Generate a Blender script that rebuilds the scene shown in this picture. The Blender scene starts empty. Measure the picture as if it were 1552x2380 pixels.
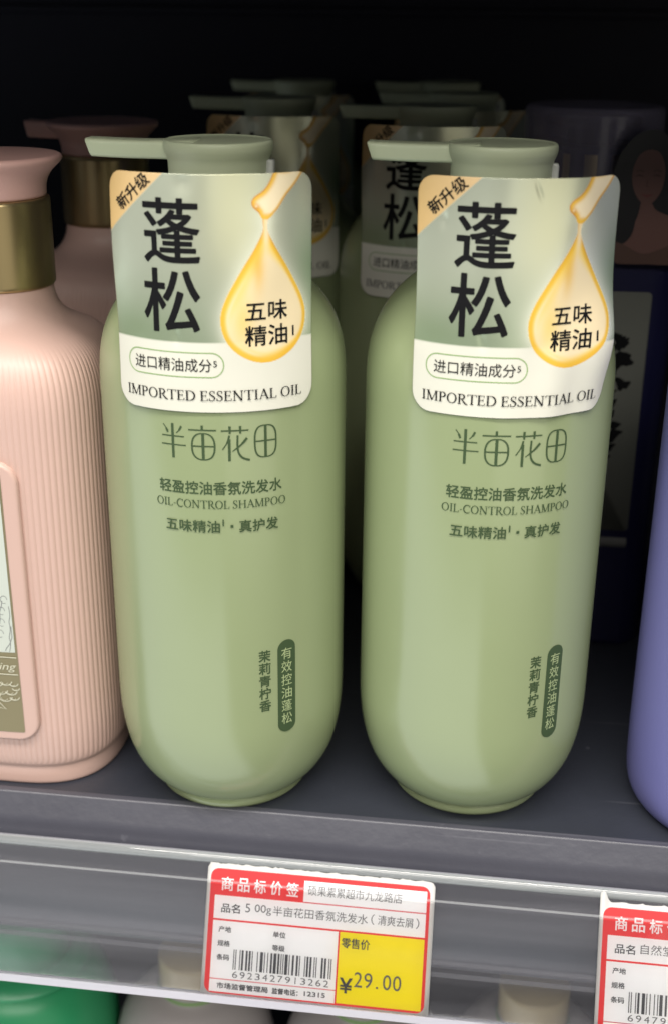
import bpy, bmesh, math, random
import numpy as np
from math import sin, cos, pi, radians, sqrt, atan2
from mathutils import Vector, Matrix

random.seed(7)
SC = bpy.context.scene
COL = SC.collection

# ------------------------------------------------------------------ camera
cam_d = bpy.data.cameras.new("camera")
cam = bpy.data.objects.new("camera", cam_d)
COL.objects.link(cam)
cam.matrix_world = (Matrix.Translation((0.07670, -0.34622, 0.23649))
                    @ Matrix.Rotation(radians(7.2), 4, 'Z')
                    @ Matrix.Rotation(radians(90 - 22.15), 4, 'X')
                    @ Matrix.Rotation(radians(0.53), 4, 'Z'))
cam_d.sensor_fit = 'VERTICAL'
cam_d.sensor_height = 36.0
cam_d.lens = 2874.0 / 2380.0 * 36.0
cam_d.clip_start = 0.01
cam_d.clip_end = 50
cam_d.dof.use_dof = True
cam_d.dof.focus_distance = 0.355
cam_d.dof.aperture_fstop = 11.0
SC.camera = cam

# ------------------------------------------------------------------ world, lamps, exposure
world = bpy.data.worlds.new("World")
SC.world = world
world.use_nodes = True
bg = world.node_tree.nodes["Background"]
bg.inputs[0].default_value = (0.75, 0.8, 1.0, 1)
bg.inputs[1].default_value = 0.012


def area(name, loc, target, sx, sy, power, col):
    d = bpy.data.lights.new(name, 'AREA')
    d.shape = 'RECTANGLE'
    d.size, d.size_y = sx, sy
    d.energy = power
    d.color = col
    o = bpy.data.objects.new(name, d)
    COL.objects.link(o)
    o.location = loc
    o.rotation_euler = (Vector(target) - Vector(loc)).to_track_quat('-Z', 'Y').to_euler()
    return o


# daylight-white tubes over the aisle, the opposite side of the aisle and the lit floor
area("ceiling_tube", (0.05, -0.66, 1.45), (0.03, 0, 0.1), 2.0, 0.25, 38, (1.0, 0.95, 0.89))
area("high_aisle_glow", (0.10, -1.25, 1.02), (0.03, 0, 0.15), 1.7, 0.5, 18, (1.0, 0.96, 0.89))
# the lit shelves across the aisle, on either side of where the photographer stands
area("aisle_glow", (0.84, -1.20, -0.08), (0.05, 0, 0.12), 1.2, 0.9, 2.6, (1.0, 0.95, 0.84))
area("aisle_glow_far", (-0.80, -1.35, 0.22), (0.05, 0, 0.12), 1.4, 0.45, 0.55, (0.97, 0.98, 1.0))
fl = area("floor_bounce", (-1.95, -1.15, -1.0), (-1.95, -1.15, 0.0), 4.6, 1.75, 42, (0.90, 0.97, 1.0))
fl.rotation_euler = (pi, 0, radians(-6))

SC.view_settings.view_transform = 'Standard'
SC.view_settings.look = 'None'
SC.view_settings.exposure = 0.0
SC.view_settings.gamma = 1.0
SC.cycles.use_denoising = True
SC.cycles.max_bounces = 10
SC.cycles.transparent_max_bounces = 24
SC.cycles.sample_clamp_indirect = 4


# ------------------------------------------------------------------ helpers
def lin(r, g, b):
    def f(c):
        c /= 255.0
        return c / 12.92 if c <= 0.04045 else ((c + 0.055) / 1.055) ** 2.4
    return (f(r), f(g), f(b))


def mat(name, col, rough=0.5, metal=0.0, spec=0.5, coat=0.0, bump=0.0, bscale=400.0, var=0.0, vscale=30.0, alpha=1.0,
        sss=0.0):
    m = bpy.data.materials.new(name)
    m.use_nodes = True
    nt = m.node_tree
    p = nt.nodes["Principled BSDF"]
    p.inputs["Base Color"].default_value = (*col, 1)
    p.inputs["Roughness"].default_value = rough
    p.inputs["Metallic"].default_value = metal
    p.inputs["Specular IOR Level"].default_value = spec
    p.inputs["Coat Weight"].default_value = coat
    p.inputs["Coat Roughness"].default_value = 0.15
    p.inputs["Alpha"].default_value = alpha
    if sss:
        p.inputs["Subsurface Weight"].default_value = sss
        p.inputs["Subsurface Radius"].default_value = (0.004, 0.004, 0.002)
        p.inputs["Subsurface Scale"].default_value = 1.0
    tc = nt.nodes.new("ShaderNodeTexCoord")
    if bump:
        n = nt.nodes.new("ShaderNodeTexNoise")
        n.inputs["Scale"].default_value = bscale
        n.inputs["Detail"].default_value = 3
        b = nt.nodes.new("ShaderNodeBump")
        b.inputs["Strength"].default_value = bump
        b.inputs["Distance"].default_value = 0.001
        nt.links.new(tc.outputs["Object"], n.inputs["Vector"])
        nt.links.new(n.outputs["Fac"], b.inputs["Height"])
        nt.links.new(b.outputs["Normal"], p.inputs["Normal"])
    if var:
        n = nt.nodes.new("ShaderNodeTexNoise")
        n.inputs["Scale"].default_value = vscale
        n.inputs["Detail"].default_value = 4
        nt.links.new(tc.outputs["Object"], n.inputs["Vector"])
        mx = nt.nodes.new("ShaderNodeMix")
        mx.data_type = 'RGBA'
        mx.inputs["A"].default_value = (*[c * (1 - var) for c in col], 1)
        mx.inputs["B"].default_value = (*[min(1, c * (1 + var)) for c in col], 1)
        nt.links.new(n.outputs["Fac"], mx.inputs["Factor"])
        nt.links.new(mx.outputs["Result"], p.inputs["Base Color"])
        mr = nt.nodes.new("ShaderNodeMapRange")
        mr.inputs["To Min"].default_value = max(0.03, rough - 0.06)
        mr.inputs["To Max"].default_value = rough + 0.06
        nt.links.new(n.outputs["Fac"], mr.inputs["Value"])
        nt.links.new(mr.outputs["Result"], p.inputs["Roughness"])
    return m


def thing(name, label, cat, loc, rz=0.0, group=None):
    o = bpy.data.objects.new(name, None)
    o.empty_display_size = 0.02
    COL.objects.link(o)
    o.location = loc
    o.rotation_euler = (0, 0, rz)
    o["label"] = label
    o["category"] = cat
    if group:
        o["group"] = group
    return o


def obj(name, me, material, parent=None, smooth=True):
    o = bpy.data.objects.new(name, me)
    COL.objects.link(o)
    if material:
        me.materials.clear()
        me.materials.append(material)
    if parent:
        o.parent = parent
    if smooth:
        me.polygons.foreach_set("use_smooth", [True] * len(me.polygons))
    return o


def mesh(verts, faces, name="shape"):
    me = bpy.data.meshes.new(name)
    me.from_pydata([tuple(v) for v in verts], [], faces)
    me.update()
    return me


def catmull(pts, n=6):
    P = [np.array(p, float) for p in pts]
    P = [2 * P[0] - P[1]] + P + [2 * P[-1] - P[-2]]
    out = []
    for i in range(1, len(P) - 2):
        for k in range(n):
            t = k / n
            a, b, c, d = P[i - 1], P[i], P[i + 1], P[i + 2]
            out.append(0.5 * ((2 * b) + (-a + c) * t + (2 * a - 5 * b + 4 * c - d) * t * t + (-a + 3 * b - 3 * c + d) * t ** 3))
    out.append(P[-2])
    return out


def lathe(profile, seg=128, cx=0.0, cy=0.0):
    """profile: list of (r, z) in metres, bottom to top"""
    verts, faces = [], []
    n = len(profile)
    for (r, z) in profile:
        r = max(r, 1e-5)
        for k in range(seg):
            a = 2 * pi * k / seg
            verts.append((cx + r * cos(a), cy + r * sin(a), z))
    for i in range(n - 1):
        for k in range(seg):
            a, b = i * seg + k, i * seg + (k + 1) % seg
            faces.append((a, b, b + seg, a + seg))
    return mesh(verts, faces)


def loft(rings):
    """rings: list of closed rings of 3D points with equal counts, capped at both ends"""
    verts, faces = [], []
    s = len(rings[0])
    for r in rings:
        verts += [tuple(p) for p in r]
    for i in range(len(rings) - 1):
        for k in range(s):
            a, b = i * s + k, i * s + (k + 1) % s
            faces.append((a, b, b + s, a + s))
    faces.append(tuple(reversed(range(s))))
    faces.append(tuple(range((len(rings) - 1) * s, len(rings) * s)))
    return mesh(verts, faces)


def bevel_mod(o, w, seg=3):
    m = o.modifiers.new("bevel", 'BEVEL')
    m.width = w
    m.segments = seg
    m.limit_method = 'ANGLE'
    m.angle_limit = radians(35)
    w_ = o.modifiers.new("wn", 'WEIGHTED_NORMAL')
    return o


def box_mesh(x0, x1, y0, y1, z0, z1):
    v = [(x0, y0, z0), (x1, y0, z0), (x1, y1, z0), (x0, y1, z0), (x0, y0, z1), (x1, y0, z1), (x1, y1, z1), (x0, y1, z1)]
    f = [(3, 2, 1, 0), (4, 5, 6, 7), (0, 1, 5, 4), (1, 2, 6, 5), (2, 3, 7, 6), (3, 0, 4, 7)]
    return mesh(v, f)


def rounded_poly(x0, x1, y0, y1, r, n=8):
    pts = []
    for (cx, cy, a0) in ((x1 - r, y1 - r, 0), (x0 + r, y1 - r, 90), (x0 + r, y0 + r, 180), (x1 - r, y0 + r, 270)):
        for k in range(n + 1):
            a = radians(a0 + 90 * k / n)
            pts.append((cx + r * cos(a), cy + r * sin(a)))
    return pts


# ---- printed marks: flat shapes gathered in 2D (millimetres), then laid on a surface
_font_cache = {}


def glyphs(text, bold=0.0):
    key = (text, bold)
    if key in _font_cache:
        return _font_cache[key]
    cu = bpy.data.curves.new("lettering", 'FONT')
    cu.body = text
    cu.size = 1.0
    cu.resolution_u = 4
    cu.offset = bold
    o = bpy.data.objects.new("lettering_source", cu)
    COL.objects.link(o)
    bpy.context.view_layer.update()
    me = bpy.data.meshes.new_from_object(o.evaluated_get(bpy.context.evaluated_depsgraph_get()))
    V = np.array([v.co[:2] for v in me.vertices]) if len(me.vertices) else np.zeros((1, 2))
    F = [tuple(p.vertices) for p in me.polygons]
    bpy.data.objects.remove(o)
    bpy.data.curves.remove(cu)
    bpy.data.meshes.remove(me)
    _font_cache[key] = (V, F)
    return V, F


class Marks:
    def __init__(s, ydown=False):
        s.v, s.f, s.layer, s.ydown = [], [], 0, ydown

    def poly(s, pts, bump=True):
        n = len(s.v)
        s.v += [(p[0], p[1], s.layer) for p in pts]
        s.f.append(tuple(range(n, n + len(pts))))
        if bump:
            s.layer += 1

    def tris(s, V, F):
        n = len(s.v)
        s.v += [(p[0], p[1], s.layer) for p in V]
        s.f += [tuple(i + n for i in f) for f in F]
        s.layer += 1

    def text(s, t, cx, cy, w=None, h=None, bold=0.0, rot=0.0, shear=0.0):
        V, F = glyphs(t)
        lo, hi = V.min(0), V.max(0)
        d = hi - lo
        if w and h and d[0] > 1e-6:
            kx, ky = (w - 2 * bold) / d[0], (h - 2 * bold) / d[1]
        elif h:
            kx = ky = h / d[1]
        else:
            kx = ky = w / d[0]
        P = (V - (lo + hi) / 2) * [kx, ky]
        P[:, 0] += shear * P[:, 1]
        if s.ydown:
            P[:, 1] *= -1
        c, n = cos(rot), sin(rot)
        P = np.stack([P[:, 0] * c - P[:, 1] * n + cx, P[:, 0] * n + P[:, 1] * c + cy], 1)
        if bold > 0:     # heavier weight: the same glyph struck again around its place
            m = 8 if bold > 0.2 else 4
            for k in range(m):
                a = 2 * pi * (k + 0.5) / m
                s.tris(P + [bold * cos(a), bold * sin(a)], F)
            if m == 8:
                for k in range(4):
                    a = 2 * pi * k / 4
                    s.tris(P + [0.5 * bold * cos(a), 0.5 * bold * sin(a)], F)
        else:
            s.tris(P, F)

    def stroke(s, pts, w, cap=False):
        """ribbon along pts, w a number or one width per point"""
        P = [np.array(p, float) for p in pts]
        if not hasattr(w, '__len__'):
            w = [w] * len(P)
        L, R = [], []
        for i, p in enumerate(P):
            a = P[max(0, i - 1)]
            b = P[min(len(P) - 1, i + 1)]
            t = (b - a) / (np.linalg.norm(b - a) + 1e-9)
            nn = np.array([-t[1], t[0]])
            L.append(p + nn * w[i] / 2)
            R.append(p - nn * w[i] / 2)
        V = L + R
        n = len(P)
        F = [(i, i + 1, n + i + 1, n + i) for i in range(n - 1)]
        s.tris(V, F)

    def ring(s, outer, inner):
        n = len(outer)
        s.tris(list(outer) + list(inner), [(i, (i + 1) % n, n + (i + 1) % n, n + i) for i in range(n)])

    def build(s, name, material, fn, parent, step=1.6, lift=2e-6):
        """fn(x_mm, y_mm, lift_m) -> 3D point"""
        bm = bmesh.new()
        vs = [bm.verts.new(v) for v in s.v]
        for f in s.f:
            try:
                bm.faces.new([vs[i] for i in f])
            except ValueError:
                pass
        if step:
            xs = [v[0] for v in s.v]
            x = math.floor(min(xs) / step) * step
            while x < max(xs):
                geom = bm.verts[:] + bm.edges[:] + bm.faces[:]
                bmesh.ops.bisect_plane(bm, geom=geom, dist=1e-5, plane_co=(x, 0, 0), plane_no=(1, 0, 0))
                x += step
        for v in bm.verts:
            v.co = Vector(fn(v.co.x, v.co.y, v.co.z * lift))
        # face the normals outward from the first face's own orientation
        me = bpy.data.meshes.new(name)
        bm.to_mesh(me)
        bm.free()
        return obj(name, me, material, parent, smooth=False)


# serif capitals drawn from thick and thin strokes, cap height 1
def ell(cx, cy, rx, ry, a0, a1, n=14):
    return [(cx + rx * cos(radians(a0 + (a1 - a0) * k / n)), cy + ry * sin(radians(a0 + (a1 - a0) * k / n))) for k in range(n + 1)]


def serif_glyph(M, ch, x, y, h):
    T, t, sf = 0.135, 0.06, 0.055

    def S(pts, w):
        M.stroke([(x + px * h, y + py * h) for px, py in pts], [q * h for q in w] if hasattr(w, '__len__') else w * h)

    def stem(px, w=T, top=True, bot=True, s=0.15):
        S([(px, 0), (px, 1)], w)
        if bot:
            S([(px - s, sf / 2), (px + s, sf / 2)], sf)
        if top:
            S([(px - s, 1 - sf / 2), (px + s, 1 - sf / 2)], sf)

    def O(cx, rx):
        o = [(x + a * h, y + b * h) for a, b in ell(cx, 0.5, rx, 0.52, 0, 360, 36)[:-1]]
        i = [(x + a * h, y + b * h) for a, b in ell(cx, 0.5, rx - T, 0.52 - t, 0, 360, 36)[:-1]]
        M.ring(o, i)
    if ch == ' ':
        return 0.32
    if ch == '-':
        S([(0.06, 0.38), (0.34, 0.38)], 0.06)
        return 0.42
    if ch == 'I':
        stem(0.2)
        return 0.43
    if ch == 'M':
        stem(0.17, t * 1.2)
        S([(0.17, 1), (0.55, 0.02)], T)
        S([(0.55, 0.02), (0.93, 1)], t)
        stem(0.95, T)
        return 1.16
    if ch == 'N':
        stem(0.17, t * 1.2)
        S([(0.15, 1), (0.8, 0.0)], T)
        stem(0.8, t * 1.2, bot=False)
        return 1.0
    if ch == 'H':
        stem(0.18)
        stem(0.78)
        S([(0.18, 0.52), (0.78, 0.52)], t)
        return 0.98
    if ch == 'P' or ch == 'R':
        stem(0.18)
        n = 14
        S([(0.18, 0.975)] + ell(0.36, 0.735, 0.24, 0.24, 90, -90, n) + [(0.18, 0.495)],
          [t] + [t + (T - t) * sin(pi * k / n) for k in range(n + 1)] + [t])
        if ch == 'R':
            S([(0.36, 0.5), (0.58, 0.2), (0.72, 0.03), (0.9, -0.04)], [t, T, T, t])
            return 0.84
        return 0.72
    if ch == 'O':
        O(0.48, 0.44)
        return 0.98
    if ch == 'C':
        n = 20
        S(ell(0.5, 0.5, 0.4, 0.49, 45, 318, n), [t + (T - t) * sin(pi * k / n) for k in range(n + 1)])
        S([(0.79, 0.72), (0.79, 0.98)], t)
        return 0.88
    if ch == 'T':
        stem(0.42, top=False)
        S([(0.04, 0.975), (0.8, 0.975)], 0.05)
        S([(0.05, 1.0), (0.05, 0.8)], t)
        S([(0.79, 1.0), (0.79, 0.8)], t)
        return 0.85
    if ch == 'E':
        stem(0.18)
        S([(0.18, 0.975), (0.6, 0.975)], 0.05)
        S([(0.18, 0.52), (0.52, 0.52)], t)
        S([(0.18, 0.025), (0.64, 0.025)], 0.05)
        S([(0.6, 1), (0.6, 0.8)], t)
        S([(0.52, 0.62), (0.52, 0.42)], t)
        S([(0.64, 0.0), (0.66, 0.22)], t)
        return 0.75
    if ch == 'D':
        stem(0.18)
        n = 18
        S([(0.18, 0.975)] + ell(0.4, 0.5, 0.42, 0.475, 90, -90, n) + [(0.18, 0.025)],
          [t] + [t + (T - t) * sin(pi * k / n) for k in range(n + 1)] + [t])
        return 0.95
    if ch == 'S':
        p = [(0.5, 0.82), (0.42, 0.96), (0.27, 0.98), (0.13, 0.88), (0.12, 0.72), (0.26, 0.57), (0.42, 0.45), (0.52, 0.3), (0.47, 0.12), (0.32, 0.02), (0.15, 0.05), (0.07, 0.2)]
        p = catmull(p, 3)
        n = len(p) - 1
        S(p, [t + (T - t) * math.exp(-((k / n - 0.52) / 0.2) ** 2) for k in range(n + 1)])
        S([(0.5, 0.99), (0.5, 0.76)], t)
        S([(0.07, 0.01), (0.07, 0.26)], t)
        return 0.64
    if ch == 'A':
        S([(0.12, 0), (0.45, 1)], t)
        S([(0.43, 1.02), (0.8, 0)], T)
        S([(0.24, 0.34), (0.65, 0.34)], t)
        S([(0.0, sf / 2), (0.24, sf / 2)], sf)
        S([(0.65, sf / 2), (0.95, sf / 2)], sf)
        return 0.92
    if ch == 'L':
        stem(0.18)
        S([(0.18, 0.025), (0.62, 0.025)], 0.05)
        S([(0.62, 0.0), (0.64, 0.24)], t)
        return 0.72
    return 0.5


def serif_text(M, text, cx, cy, w, h):
    probe = Marks()
    tot = sum(serif_glyph(probe, c, 0, 0, 1.0) for c in text)
    k = w / (tot * h)
    sub = Marks()
    x = 0.0
    for c in text:
        x += serif_glyph(sub, c, x, 0, 1.0)
    base = M.layer
    n = len(M.v)
    for (a, b, l) in sub.v:
        M.v.append((cx - w / 2 + a * h * k, cy + (h / 2 - b * h if M.ydown else b * h - h / 2), base + l))
    M.f += [tuple(i + n for i in f) for f in sub.f]
    M.layer += sub.layer


# ------------------------------------------------------------------ materials
M_green = mat("sage_green_satin_plastic", (0.292, 0.348, 0.188), 0.20, spec=0.62, bump=0.012, bscale=900, var=0.02, vscale=60)
nt = M_green.node_tree
pp = nt.nodes["Principled BSDF"]
tcg = nt.nodes.new("ShaderNodeTexCoord")
ng = nt.nodes.new("ShaderNodeTexNoise")
ng.inputs["Scale"].default_value = 22
ng.inputs["Detail"].default_value = 5
rg = nt.nodes.new("ShaderNodeMapRange")
rg.inputs["From Min"].default_value = 0.3
rg.inputs["From Max"].default_value = 0.7
rg.inputs["To Min"].default_value = 0.16
rg.inputs["To Max"].default_value = 0.25
nt.links.new(tcg.outputs["Object"], ng.inputs["Vector"])
nt.links.new(ng.outputs["Fac"], rg.inputs["Value"])
nt.links.new(rg.outputs["Result"], pp.inputs["Roughness"])
M_greencap = mat("sage_green_matte_plastic", (0.42, 0.465, 0.315), 0.5, bump=0.04, bscale=1200)
M_print = mat("deep_green_ink", (0.052, 0.085, 0.038), 0.5, spec=0.25)
M_printlight = mat("pale_green_reversed_ink", (0.40, 0.48, 0.25), 0.5)
M_black = mat("black_ink", (0.008, 0.008, 0.009), 0.6, spec=0.12)
M_pillline = mat("green_line_ink", (0.28, 0.42, 0.17), 0.5)
M_shelf = mat("slate_grey_powder_coat", (0.068, 0.069, 0.088), 0.34, bump=0.12, bscale=260, var=0.12, vscale=25)
nt = M_shelf.node_tree
pp = nt.nodes["Principled BSDF"]
tcs = nt.nodes.new("ShaderNodeTexCoord")
for (sx, sy, sz, thr, amt) in ((9, 300, 300, 0.70, 0.10), (120, 160, 160, 0.735, 0.16)):
    mp_ = nt.nodes.new("ShaderNodeMapping")
    mp_.inputs["Scale"].default_value = (sx, sy, sz)
    mp_.inputs["Rotation"].default_value = (0, 0, 0.35 if sx < 20 else 0)
    nz_ = nt.nodes.new("ShaderNodeTexNoise")
    nz_.inputs["Scale"].default_value = 1.0
    nz_.inputs["Detail"].default_value = 2
    rp = nt.nodes.new("ShaderNodeMapRange")
    rp.inputs["From Min"].default_value = thr
    rp.inputs["From Max"].default_value = thr + 0.06
    rp.inputs["To Max"].default_value = amt
    mx_ = nt.nodes.new("ShaderNodeMix")
    mx_.data_type = 'RGBA'
    mx_.inputs["B"].default_value = (0.45, 0.45, 0.5, 1)
    src_ = pp.inputs["Base Color"].links[0].from_socket
    nt.links.new(tcs.outputs["Object"], mp_.inputs["Vector"])
    nt.links.new(mp_.outputs["Vector"], nz_.inputs["Vector"])
    nt.links.new(nz_.outputs["Fac"], rp.inputs["Value"])
    nt.links.new(rp.outputs["Result"], mx_.inputs["Factor"])
    nt.links.new(src_, mx_.inputs["A"])
    nt.links.new(mx_.outputs["Result"], pp.inputs["Base Color"])
M_board = M_shelf.copy()
M_board.name = "dark_slate_shelf_board"
for n_ in M_board.node_tree.nodes:
    if n_.type == 'MIX' and not n_.inputs["A"].is_linked:
        n_.inputs["A"].default_value = (0.027, 0.030, 0.041, 1)
        n_.inputs["B"].default_value = (0.036, 0.040, 0.053, 1)
M_back = mat("dark_blue_grey_panel", (0.008, 0.008, 0.015), 0.6, spec=0.2, var=0.2)
M_pink = mat("pale_pink_satin_plastic", (0.60, 0.41, 0.352), 0.42, bump=0.03, bscale=900, sss=0.0)
M_pinkcap = mat("dusty_pink_plastic", (0.56, 0.34, 0.30), 0.38, bump=0.05, bscale=1200)
M_gold = mat("brushed_antique_gold", (0.42, 0.33, 0.17), 0.32, metal=0.9, var=0.06, vscale=40)
M_purple = mat("periwinkle_satin_plastic", (0.175, 0.175, 0.42), 0.38, bump=0.03, bscale=900)
M_navy = mat("navy_plastic", (0.010, 0.010, 0.045), 0.35)
M_white = mat("white_paper", (0.62, 0.62, 0.61), 0.6, bump=0.05, bscale=500)
M_red = mat("red_ink", (0.78, 0.045, 0.05), 0.5)
M_pinkline = mat("thin_red_line_ink", (0.72, 0.16, 0.18), 0.5)
M_yellow = mat("yellow_ink", (0.90, 0.77, 0.012), 0.5)
M_tagwhite = mat("white_tag_ink", (0.90, 0.90, 0.92), 0.5)
M_grey = mat("grey_print_ink", (0.07, 0.07, 0.08), 0.5)
M_greytype = mat("thin_grey_type", (0.13, 0.13, 0.14), 0.5)

# clear plastic
M_clear = bpy.data.materials.new("clear_plastic_sheet")
M_clear.use_nodes = True
nt = M_clear.node_tree
for n in list(nt.nodes):
    nt.nodes.remove(n)
out = nt.nodes.new("ShaderNodeOutputMaterial")
tr = nt.nodes.new("ShaderNodeBsdfTransparent")
tr.inputs[0].default_value = (0.985, 0.988, 0.99, 1)
gl = nt.nodes.new("ShaderNodeBsdfGlossy")
gl.inputs["Roughness"].default_value = 0.04
gl.inputs["Color"].default_value = (1, 1, 1, 1)
df = nt.nodes.new("ShaderNodeBsdfDiffuse")
df.inputs[0].default_value = (0.50, 0.50, 0.56, 1)
m1 = nt.nodes.new("ShaderNodeMixShader")
m1.inputs[0].default_value = 0.012
tcx = nt.nodes.new("ShaderNodeTexCoord")
mpx = nt.nodes.new("ShaderNodeMapping")
mpx.inputs["Scale"].default_value = (2.5, 40, 95)
nzx = nt.nodes.new("ShaderNodeTexNoise")  # stretched noise paints soft grey reflection streaks into the milky sheet
nzx.inputs["Scale"].default_value = 1.0
nzx.inputs["Detail"].default_value = 4
mrx = nt.nodes.new("ShaderNodeMapRange")
mrx.inputs["From Min"].default_value = 0.38
mrx.inputs["From Max"].default_value = 0.68
mrx.inputs["To Min"].default_value = 0.08
mrx.inputs["To Max"].default_value = 0.24
nt.links.new(tcx.outputs["Object"], mpx.inputs["Vector"])
nt.links.new(mpx.outputs["Vector"], nzx.inputs["Vector"])
nt.links.new(nzx.outputs["Fac"], mrx.inputs["Value"])
nt.links.new(mrx.outputs["Result"], m1.inputs[0])
fr = nt.nodes.new("ShaderNodeFresnel")
fr.inputs[0].default_value = 1.5
m2 = nt.nodes.new("ShaderNodeMixShader")
nt.links.new(tr.outputs[0], m1.inputs[1])
nt.links.new(df.outputs[0], m1.inputs[2])
nt.links.new(fr.outputs[0], m2.inputs[0])
nt.links.new(m1.outputs[0], m2.inputs[1])
nt.links.new(gl.outputs[0], m2.inputs[2])
nt.links.new(m2.outputs[0], out.inputs[0])

M_flap = M_clear.copy()
M_flap.name = "clean_clear_plastic_flap"
for n_ in M_flap.node_tree.nodes:
    if n_.type == 'MAP_RANGE':
        n_.inputs["To Min"].default_value = 0.0
        n_.inputs["To Max"].default_value = 0.035
M_softedge = mat("soft_plastic_lip", (0.62, 0.64, 0.66), 0.2, alpha=0.22)
M_bead = mat("glossy_clear_bead", (0.42, 0.45, 0.46), 0.06, spec=1.0, coat=1.0, alpha=0.55)
M_edge = mat("pale_edge_glow", (0.62, 0.62, 0.70), 0.12, spec=1.0, alpha=0.75)  # pale colour puts the bright edge glow of clear plastic into the strips
M_edgedim = mat("frosted_plastic_ridge", (0.45, 0.45, 0.50), 0.2, alpha=0.30)

# ------------------------------------------------------------------ the setting: shelf boards and back panel
X0, X1 = -0.45, 0.55


def extrude_x(profile, x0=X0, x1=X1):
    n = len(profile)
    v = [(x0, y, z) for y, z in profile] + [(x1, y, z) for y, z in profile]
    f = [(i, (i + 1) % n, n + (i + 1) % n, n + i) for i in range(n)]
    f += [tuple(reversed(range(n))), tuple(range(n, 2 * n))]
    return mesh(v, f)


def round_profile(pts, r, n=4):
    out = []
    m = len(pts)
    for i, p in enumerate(pts):
        a, b = np.array(pts[i - 1]), np.array(pts[(i + 1) % m])
        p = np.array(p)
        rr = r[i] if hasattr(r, '__len__') else r
        if rr <= 0:
            out.append(tuple(p))
            continue
        d1 = (a - p) / np.linalg.norm(a - p)
        d2 = (b - p) / np.linalg.norm(b - p)
        s, e = p + d1 * rr, p + d2 * rr
        for k in range(n + 1):
            t = k / n
            q = (1 - t) ** 2 * s + 2 * t * (1 - t) * p + t * t * e
            out.append(tuple(q))
    return out


board = [(0.352, 0.0), (-0.0216, 0.0), (-0.0216, -0.0040), (0.352, -0.0040)]
shelf = obj("shelf", extrude_x(board), M_board, smooth=False)
shelf["kind"] = "structure"
prof = [(-0.0218, -0.0040), (-0.0218, 0.0002), (-0.0226, 0.0008), (-0.0248, 0.0008), (-0.0290, -0.0066), (-0.0306, -0.0120), (-0.0306, -0.0460), (-0.0270, -0.0530),
        (-0.0240, -0.0530), (-0.0240, -0.0040)]
prof = round_profile(prof, [0, 0.0001, 0.0003, 0.0005, 0.0012, 0.001, 0.002, 0.001, 0, 0])
lip = obj("shelf_lip", extrude_x(prof), M_shelf, smooth=False)
lip["kind"] = "structure"
up = obj("shelf_above", extrude_x([(0.352, 0.306), (-0.058, 0.306), (-0.058, 0.253), (-0.054, 0.253), (-0.054, 0.302), (0.352, 0.302)]), M_shelf, smooth=False)
up["kind"] = "structure"
low = obj("shelf_below", extrude_x([(0.352, -0.300), (-0.03, -0.300), (-0.03, -0.345), (-0.026, -0.345), (-0.026, -0.304), (0.352, -0.304)]), M_shelf, smooth=False)
low["kind"] = "structure"
# back panel of three folded sheets with a seam between them
bm = bmesh.new()
bp = [(0.352, -0.34), (0.352, 0.2325), (0.350, 0.2335), (0.350, 0.2365), (0.352, 0.2375), (0.352, 0.40), (0.360, 0.40), (0.360, -0.34)]
back = obj("back_wall", extrude_x(bp), M_back, smooth=False)
back["kind"] = "structure"
bm.free()

# ------------------------------------------------------------------ foil labels (art kept in a colour attribute of a dense sheet)
LZ1, LZ0, LW, LRB, LRT = 0.198, 0.136, 0.057, 0.0364, 0.0368


def smooth01(x):
    x = np.clip(x, 0, 1)
    return x * x * (3 - 2 * x)


def label_point(u, v, lift=0.0, flare=0.0):
    u = np.asarray(u, float)
    v = np.asarray(v, float)
    z = LZ1 + (LZ0 - LZ1) * v
    R = LRB + (LRT - LRB) * smooth01((z - 0.148) / 0.045)
    a = (u - 0.5) * LW / R
    if flare:
        f = flare * 0.0021 * smooth01((u - 0.70) / 0.3) * np.exp(-((v - 0.70) / 0.17) ** 2)
        f2 = flare * 0.00028 * np.sin(u * 26 + 3 * v) * smooth01((v - 0.62) / 0.1) * smooth01((u - .3) / .5)
        lift = lift + f + f2
    # gentle waviness and a few dents in the loose upper part
    wav = 0.00035 * np.sin(5.1 * u + 3.7 * v + 1.0 + flare * 2) * np.sin(4.3 * v + 2.2 * u) + 0.00022 * np.sin(17 * u + 5 * v + flare) * smooth01((0.75 - v) / 0.3)
    if flare < 0.5:
        d = -0.0005 * np.exp(-((u - 0.385) / 0.035) ** 2 - ((v - 0.035) / 0.045) ** 2)
    else:
        d = -0.0003 * np.exp(-(((u - 0.55) - (v - 0.05) * 0.4) / 0.012) ** 2 - ((v - 0.05) / 0.04) ** 2) \
            - 0.0003 * np.exp(-((u - 0.13) / 0.02) ** 2 - ((v - 0.175) / 0.035) ** 2)
    d = d - 0.0003 * np.exp(-((u - 0.2 - 0.2 * v) / 0.02) ** 2 - ((v - 0.66) / 0.05) ** 2)
    lift = lift + wav + d + 0.0004
    Rl = R + lift
    x = Rl * np.sin(a)
    y = -LRB + R - Rl * np.cos(a)
    return x, y, z


def sdf_poly(px, py, poly):
    """signed distance, positive inside"""
    P = np.array(poly, float)
    d = np.full(px.shape, 1e9)
    inside = np.zeros(px.shape, bool)
    n = len(P)
    for i in range(n):
        a, b = P[i], P[(i + 1) % n]
        e = b - a
        t = np.clip(((px - a[0]) * e[0] + (py - a[1]) * e[1]) / (e @ e + 1e-12), 0, 1)
        d = np.minimum(d, np.hypot(px - a[0] - t * e[0], py - a[1] - t * e[1]))
        c = ((a[1] > py) != (b[1] > py)) & (px < (b[0] - a[0]) * (py - a[1]) / (b[1] - a[1] + 1e-12) + a[0])
        inside ^= c
    return np.where(inside, d, -d)


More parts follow.
